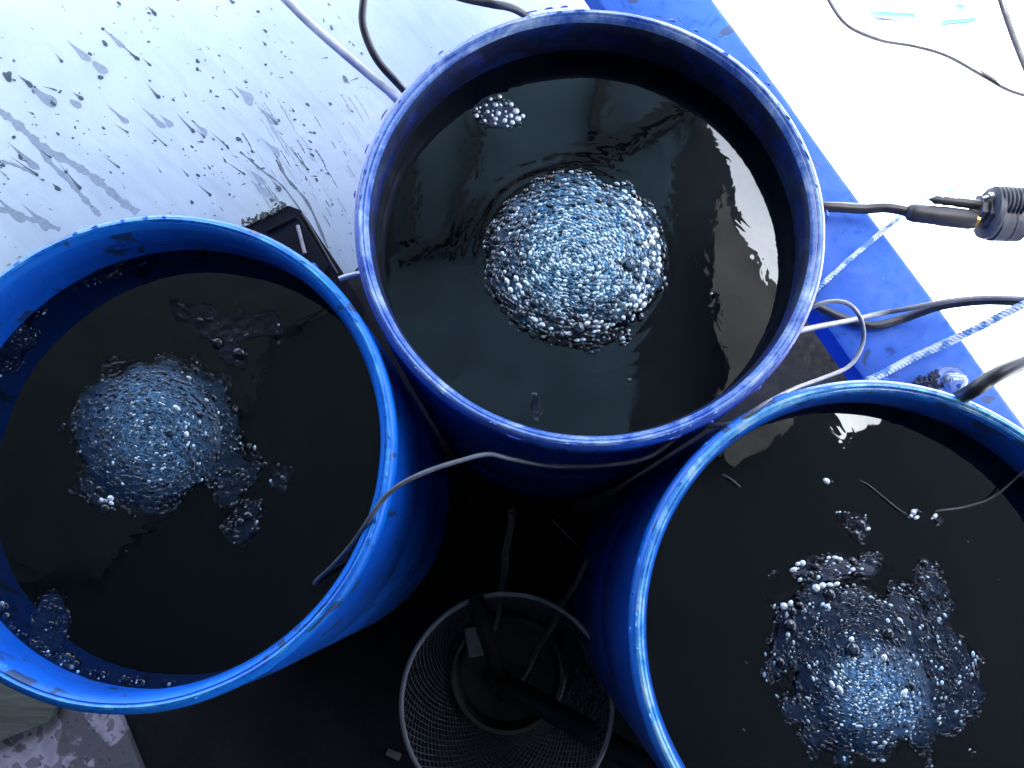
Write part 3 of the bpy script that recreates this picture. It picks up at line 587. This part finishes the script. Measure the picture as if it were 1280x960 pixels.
# ------------------------------------------------------------------ threaded fitting
zf = .645; k = (CZ - zf) / F * 1.0
e = empty('cable_gland', P(1225, 270, zf), 'grey threaded plastic fitting with black sleeve at the right edge', 'pipe fitting')
m_pl = plain('grey fitting plastic', (.045, .052, .065), .6, 0, 70, .5, .4); m_pl2 = plain('black heat-shrink', (.02, .02, .024), .5, 0, 40, .4); m_br = plain('brass ring', (.55, .38, .12), .35, .8, 40, .1)
m_steel = plain('dull steel', (.30, .31, .34), .35, .7, 60, .2)
def axis(a, b):
    d = (b - a).normalized(); u = d.cross(Vector((0, 0, 1))).normalized(); w_ = d.cross(u); return Matrix((u, w_, d)).transposed(), (b - a).length
def along(name, a, b, prof, mat, n=40, poly=None):
    """lathe profile (radius px, fraction) between two photo points at height zf"""
    A, B = P(*a), P(*b); R_, L = axis(A, B); mb = MB()
    mb.lathe([(r * k, f_ * L) for r, f_ in prof], n, A - e.location, R_, close=True); return mb.build(name, mat, e)
along('sleeve', (1134, 265, zf), (1216, 275, zf + .002), [(8, 0), (11, .03), (12.5, .1), (12.5, .45), (13.2, .5), (13.2, .95), (12, 1)], m_pl2)
along('brass_ring', (1215, 275, zf), (1221, 276, zf), [(9, 0), (11, .1), (11, .9), (9, 1)], m_br)
along('stub', (1162, 249, zf + .01), (1224, 256, zf + .01), [(1, 0), (6, .12), (5, .25), (6.5, .3), (5.5, .5), (6.5, .55), (6.5, 1)], m_pl2)
along('nut', (1219, 262, zf), (1238, 266, zf), [(13, 0), (22, .02), (22, .30), (17, .34), (17, .5), (24, .52), (24, .95), (15, 1)], m_pl, 6)
along('flange', (1233, 266, zf), (1241, 267, zf), [(20, 0), (34, .05), (35, .5), (34, .95), (20, 1)], m_pl, 64)
pr = [(30, 0)]
along('cup', (1240, 276, zf - .006), (1276, 278, zf - .006), [(25, 0), (27, .02), (26.5, .45), (25.5, .47), (26.5, .5), (26, .95), (22, 1), (17, .98), (16, .5)], m_pl, 48)
th = [(15, 0)]
for i in range(7): th += [(19.5, (i + .3) / 7), (19.5, (i + .5) / 7), (16.5, (i + .8) / 7), (16.5, (i + 1) / 7)]
along('thread', (1240, 251, zf + .02), (1276, 253, zf + .02), th, m_pl, 48)
along('spigot', (1275, 253, zf + .02), (1330, 256, zf + .02), [(9, 0), (10, .05), (10, 1)], m_pl, 32)
along('tie_screw', (1228, 248, zf + .03), (1241, 244, zf + .03), [(2, 0), (2, .6), (4, .62), (4, 1)], m_steel, 16)

# white packet with blue print at the top right
t = NT('printed packet'); v = t.coord(); a = t.noise(v, 9, 3, .5, .8)
m_pk = t.set(Base_Color=(.78, .80, .82), Roughness=.35, Normal=t.bump(a, .5, .006)); m_pb = plain('blue print', (.004, .06, .28), .35, 0, 60, .2)
def pad(pts, z, h, mat, name, parent=None, loc=None):
    """soft pillow-like packet outline"""
    c = sum((Vector(p) for p in pts), Vector((0, 0))) / len(pts); mb = MB(); n_ = 10; rings = []
    out = []
    for i in range(len(pts)):
        a_, b_ = Vector(pts[i]), Vector(pts[(i + 1) % len(pts)])
        for j in range(n_): out.append(a_.lerp(b_, j / n_))
    vs = []; S = [1, .96, .85, .65, .4, .15]
    for s in S:
        for i, p in enumerate(out):
            q = c.lerp(p, s); zz = h * (1 - s ** 4) * (1 + .35 * mn.noise(Vector((q.x * .05, q.y * .05, 2))))
            w_ = P(q.x, q.y, z); vs.append(Vector((w_.x, w_.y, z + zz)) - (loc or Vector((0, 0, 0))))
    N_ = len(out); fs = [(r * N_ + i, r * N_ + (i + 1) % N_, (r + 1) * N_ + (i + 1) % N_, (r + 1) * N_ + i) for r in range(len(S) - 1) for i in range(N_)] + [tuple((len(S) - 1) * N_ + i for i in range(N_))]
    fs += [tuple(range(N_))[::-1]]
    mb.add(vs, fs); return mb.build(name, mat, parent)
loc = P(1155, 24, .02)
e2 = empty('packet', loc, 'crumpled white packet with blue printed stripes on the bright ground at the top right', 'packet')
pad([(1084, 12), (1140, 8), (1225, 14), (1222, 36), (1150, 42), (1112, 46)], .02, .012, m_pk, 'wrapper', e2, loc)
pad([(1086, 13), (1142, 16), (1145, 22), (1120, 25), (1088, 20)], .034, .002, m_pb, 'stripe', e2, loc)
pad([(1178, 25), (1222, 21), (1218, 27), (1176, 31)], .034, .002, m_pb, 'stripe', e2, loc)
pad([(1192, 8), (1197, 4), (1206, 6), (1204, 12), (1196, 13)], .034, .002, m_pb, 'print_mark', e2, loc)
cable('string', [(1143, 25, .045), (1147, 15, .055), (1158, 16, .055), (1170, 23, .05), (1176, 28, .045), (1160, 33, .04), (1143, 35, .04)], .0012, m_steel, 'loop of thin string tied round the white packet', 'string')

# clear plastic cap on the blue board beside the black cable
t = NT('clear plastic'); m_clear = t.set(Base_Color=(.55, .68, .85), Roughness=.08, Transmission_Weight=.7, IOR=1.45, Coat_Weight=1.0)
mb = MB(); c = P(1190, 478, .603); mb.lathe([(.004, .020), (.010, .019), (.015, .016), (.017, .010), (.017, 0)][::-1], 28, c, Matrix.Rotation(.5, 3, 'X'), jit=lambda w: .12 * math.sin(3 * w))
mb.lathe([(.018, .0), (.024, .001), (.026, .004)], 28, c); tag(mb.build('bottle_cap', m_clear), 'small clear plastic cap on the blue board behind the lower right barrel', 'cap')
mb = MB(); c = P(1160, 478, .603)
rr = random.Random(8)
for i in range(34):
    sz = rr.uniform(.0015, .006); mb.box(c + Vector((rr.gauss(0, .012), rr.gauss(0, .007), sz * .4)), sz * 1.5, sz, sz * .8, Matrix.Rotation(rr.random() * 3, 3, 'Z') @ Matrix.Rotation(rr.random(), 3, 'X'))
tag(mb.build('dirt_clod', plain('crumbly dirt', (.02, .025, .05), .9, 0, 200, .5), smooth=False), 'crumb of dark dirt on the blue board beside the clear cap', 'dirt')

# ------------------------------------------------------------------ dark case between left barrel and sheet
zb = .20
def pr3(pts, z0, z1, o0): 
    a = [P(x, y, z1) for x, y in pts]; n_ = len(a)
    return [Vector((p.x, p.y, z0)) - o0 for p in a] + [Vector((p.x, p.y, z1)) - o0 for p in a], [tuple(range(n_))[::-1], tuple(range(n_, 2 * n_))] + [(i, (i + 1) % n_, n_ + (i + 1) % n_, n_ + i) for i in range(n_)]
m_case = plain('dark translucent case', (.004, .005, .009), .95, 0, 25, .5); m_case.node_tree.nodes['Principled BSDF'].inputs['Specular IOR Level'].default_value = .15; m_case2 = plain('worn case edge', (.15, .15, .17), .3, 0, 60, .4)
lo = P(375, 300, 0)
e3 = empty('plastic_case', lo, 'dark dusty plastic case wedged between the left barrel and the white sheet', 'case')
def prism(name, pts, z0, z1, mat, par, o0, bev=.003):
    vs, fs = pr3(pts, z0, z1, o0); mb = MB(); mb.add(vs, fs); o = mb.build(name, mat, par, bevel=bev)
    import bmesh
    bm = bmesh.new(); bm.from_mesh(o.data); bmesh.ops.recalc_face_normals(bm, faces=bm.faces); bm.to_mesh(o.data); bm.free(); return o
prism('body', [(300, 285), (360, 256), (376, 262), (432, 345), (420, 400), (330, 390)], .004, zb, m_case, e3, lo)
prism('lid', [(322, 296), (372, 270), (380, 280), (410, 330), (392, 372), (330, 350)], zb - .002, zb + .012, m_case, e3, lo)
for pts in ([(333, 289), (370, 271)], [(372, 282), (381, 317)]):
    mb = MB(); mb.tube([P(x, y, zb + .016) - lo for x, y in pts], .0042, 10); mb.build('handle_bar', m_case2 if pts[0][0] > 350 else m_case, e3)
mb = MB(); mb.tube([P(x, y, zb + .004) - lo for x, y in catmull([Vector((377, 266, 0)), Vector((392, 290, 0)), Vector((408, 318, 0)), Vector((422, 342, 0))], 6) and [(377, 266), (392, 290), (408, 318), (422, 342)]], .0022, 8); mb.build('hinge', m_pl2, e3)
cable('pipe_stub', [(424, 349, .22), (432, 346, .22), (444, 343, .22), (458, 340, .21)], .0062, m_steel, 'short pale pipe end between the dark case and the middle barrel', 'pipe')
mb = MB(); rr = random.Random(3)
for i in range(130):
    t_ = rr.random(); c = P(302 + 57 * t_ + rr.gauss(0, 1.5), 281 - 25 * t_ + rr.gauss(0, 2.5), zb + .002 + rr.random() * .004); s = rr.uniform(.001, .0042)
    mb.box(c, s * 1.6, s, s * .5, Matrix.Rotation(rr.random() * 3, 3, 'Z') @ Matrix.Rotation(rr.random(), 3, 'X'))
tag(mb.build('debris', plain('dry brown debris', (.05, .05, .045), .9, 0, 300, .7), smooth=False), 'crumbs of brown debris along the back edge of the dark case', 'debris', kind='stuff')

# ------------------------------------------------------------------ mesh basket on the floor
bc_ = P(635, 838, .02); bx, by = bc_.x, bc_.y; BT = .40; RB, RT = .121, .174
e4 = empty('mesh_basket', (bx, by, .004), 'round white wire-mesh basket standing on the dark floor between the barrels', 'basket')
m_wire = plain('dull white wire', (.10, .11, .125), .45, 0, 80, .25)
def wall(u): return RB + (RT - RB) * u, .01 + (BT - .01) * u
mb = MB(); NS = 76
for s in (1, -1):
    for j in range(NS):
        a0 = 2 * PI * j / NS; pts = []
        for i in range(15):
            u = i / 14; r, z = wall(u); a_ = a0 + s * u * 1.15; r += s * .0006
            pts.append((r * math.cos(a_), r * math.sin(a_), z))
        mb.tube(pts, .00085, 4, cap=False)
mb.build('mesh_wall', m_wire, e4)
def ring(name, R_, z, r, mat, par, n=120, a0=0, a1=2 * PI):
    mb = MB(); mb.tube([(R_ * math.cos(a0 + (a1 - a0) * i / n), R_ * math.sin(a0 + (a1 - a0) * i / n), z) for i in range(n + 1)], r, 10); return mb.build(name, mat, par)
ring('rim', RT + .001, BT, .0040, plain('basket rim', (.24, .26, .29), .4, 0, 60, .2), e4)
ring('base_ring', RB, .012, .005, m_wire, e4)
mb = MB(); mb.lathe([(.001, .006), (RB - .002, .006), (RB - .002, .010), (.001, .010)], 64); mb.build('base', m_wire, e4)
m_pail = plain('brown stained plastic', (.055, .048, .04), .55, 0, 14, .45); 
e5 = empty('pail', (bx, by, .015), 'shallow brown pail sitting inside the mesh basket', 'pail')
mb = MB(); mb.lathe([(.001, .0), (.098, .0), (.105, .004), (.110, .06), (.115, .065), (.115, .070), (.107, .070), (.101, .010), (.096, .006), (.001, .006)], 96); mb.build('bowl', m_pail, e5)
def stick(p, q, r, mat, label, name='stick', cat='stick'):
    a, b = P(*p), P(*q); mb = MB(); pts = [a.lerp(b, i / 10) + Vector((.0015 * math.sin(i * 1.7), .0015 * math.cos(i * 2.1), 0)) for i in range(11)]; mb.tube(pts, r, 10); return tag(mb.build(name, mat), label, cat, 'sticks and bars standing in the mesh basket')
m_bar = plain('black bar', (.008, .008, .010), .6, 0, 40, .4); m_wood = plain('weathered wood', (.10, .09, .075), .7, 0, 60, .4)
stick((596, 752, .43), (628, 868, .05), .014, m_bar, 'upright black bar at the back of the mesh basket', 'bar', 'bar')
stick((612, 842, .06), (835, 975, .44), .022, m_bar, 'thick black bar lying across the front of the mesh basket', 'bar', 'bar')
stick((735, 700, .50), (645, 862, .06), .005, m_wood, 'thin wooden stick leaning over the right of the mesh basket')
stick((640, 640, .52), (620, 785, .10), .006, m_wood, 'short wooden stick at the back of the mesh basket')
cable('wire', [(690, 650, .05), (715, 675, .05), (738, 692, .05), (765, 680, .05)], .0022, m_darkw, 'thin dark wire on the floor behind the mesh basket', 'wire')
cable('cable', [(545, 590, .20), (535, 640, .1), (520, 700, .05), (490, 745, .03), (455, 780, .02)], .004, m_darkw, 'brown cable following the foot of the left barrel')
mb = MB(); a = P(600, 800, .09); mb.box(a, .055, .06, .02, Matrix.Rotation(.2, 3, 'Z')); tag(mb.build('foam_block', plain('grey block', (.24, .26, .27), .6), bevel=.003), 'small grey block lying in the brown pail', 'block')
mb = MB(); a = P(492, 943, .02); mb.box(a, .03, .014, .006, Matrix.Rotation(-.4, 3, 'Z')); tag(mb.build('offcut', m_wood, bevel=.001), 'small wooden offcut on the floor left of the mesh basket', 'offcut')

# ------------------------------------------------------------------ roof over the barrels (seen mirrored in the water)
ZR = 2.45
t = NT('roof sheet'); v = t.coord(rot=(0, 0, .9), scale=(1, 1, 1)); a = t.noise(v, 2.2, 6, .6, .5)
m_roof = t.set(Base_Color=t.ramp(a, [(.3, (.003, .005, .0075)), (.7, (.009, .013, .018))]), Roughness=.8)
vp = lambda x, y: tuple(V(x, y, ZR)[:2])
A, B = Vector(vp(862, 100)), Vector(vp(1000, 470)); dd = (A - B).normalized()
edge = [(A.x + 1.2, A.y + 4.2), tuple(A), tuple(B), vp(1028, 505), vp(1050, 552), vp(1098, 530), vp(1120, 500), vp(1600, 440)]
pts = edge + [(6.0, -8), (-8, -8), (-8, 1.35), (-1.5, 1.35), (-.3, 2.05), (-.1, A.y + 4.2)]  # outer reach and back-left gap shaped to steer the light
roof = flat('roof', ccw(pts), ZR + .03, m_roof, .03, 'dark sheet roof high above the barrels, mirrored in their water', 'roof')
t = NT('added pale panel'); v = t.coord(); a = t.noise(v, 5, 6, .6, .5)
m_rp = t.set(Base_Color=t.ramp(a, [(.3, (.026, .046, .064)), (.7, (.054, .086, .112))]), Roughness=.8)
flat('roof_panel', ccw([vp(*p) for p in ((484, 20), (866, 100), (853, 190), (838, 260), (800, 420), (770, 640), (498, 640))]), ZR - .004, m_rp, .012, 'paler grey panel added under the roof for a brighter reflection, mirrored on the left side of the middle barrel', 'panel')  # brighter-lit part of the roof painted as a paler panel
t = NT('greenish roof panel'); v = t.coord(); a = t.noise(v, 7, 6, .6, .5)
m_rq = t.set(Base_Color=t.ramp(a, [(.3, (.010, .015, .016)), (.7, (.022, .029, .030))]), Roughness=.8)
flat('roof_panel', ccw([tuple(V(*p, ZR, WZ[0])[:2]) for p in ((60, 250), (478, 250), (470, 330), (400, 400), (335, 430), (300, 520), (130, 720), (-80, 740), (-80, 420))]), ZR - .003, m_rq, .010, 'dull greenish panel under the roof, mirrored in the upper part of the left barrel', 'panel')  # dull green tone, slightly paler than the roof around it
m_beam = plain('dark beam', (.004, .004, .004), .8); 
def beam(p, q, wdt, label, zr=ZR - .06, name='rafter'):
    a, b = V(*p, zr), V(*q, zr); R_, L = axis(a, b); mb = MB(); mb.box((a + b) / 2, wdt, .06, L, R_); return tag(mb.build(name, m_beam, bevel=.004), label, 'rafter', 'rafters under the roof')
beam((500, 330), (868, 112), .05, 'long rafter under the roof, mirrored across the middle barrel')
beam((560, 320), (880, 128), .03, 'thinner rafter parallel to the long one under the roof')
beam((766, 60), (750, 165), .035, 'short crosspiece under the roof above the far side of the middle barrel')
beam((604, 120), (570, 300), .030, 'second crosspiece under the roof left of the first')
beam((512, 180), (506, 300), .040, 'third crosspiece under the roof above the left wall of the middle barrel')
m_brown = plain('brown board', (.13, .105, .09), .7, 0, 6, .5)
bp = [(892, 235), (908, 262), (930, 300), (950, 330), (975, 362), (1004, 470), (1000, 525), (968, 552), (905, 588), (880, 560), (905, 470), (893, 420), (890, 360), (884, 300)]
flat('brown_board', ccw([tuple(V(x, y, ZR - .10)[:2]) for x, y in bp]), ZR - .10, m_brown, .02, 'brown board hung under the roof edge, mirrored at the right of the middle barrel', 'board')
m_blocker = plain('dark blocker', (.035, .034, .034), .85, 0, 5, .4)
for (x0, y0), (x1, y1), lb in (((-3.2, -3.4), (-3.2, .95), 'unseen dark wall added on the left side to block light'), ((-3.2, -3.4), (4.2, -3.4), 'unseen dark wall added on the near side to block light')):
    mb = MB(); mb.box(((x0 + x1) / 2, (y0 + y1) / 2, ZR / 2), max(.05, x1 - x0), max(.05, y1 - y0), ZR - .01); tag(mb.build('blocker_wall', m_blocker), lb, 'wall')  # unseen dark walls added to keep stray light off the barrels
for x, y, lb in ((-7.8, -7.8, 'front left'), (5.8, -7.8, 'front right'), (-7.8, .9, 'back left')):
    e = MB(); e.box((x, y, ZR / 2), .1, .1, ZR); tag(e.build('roof_post', m_beam, bevel=.005), 'square post holding the %s corner of the roof' % lb, 'post', 'posts holding the roof')
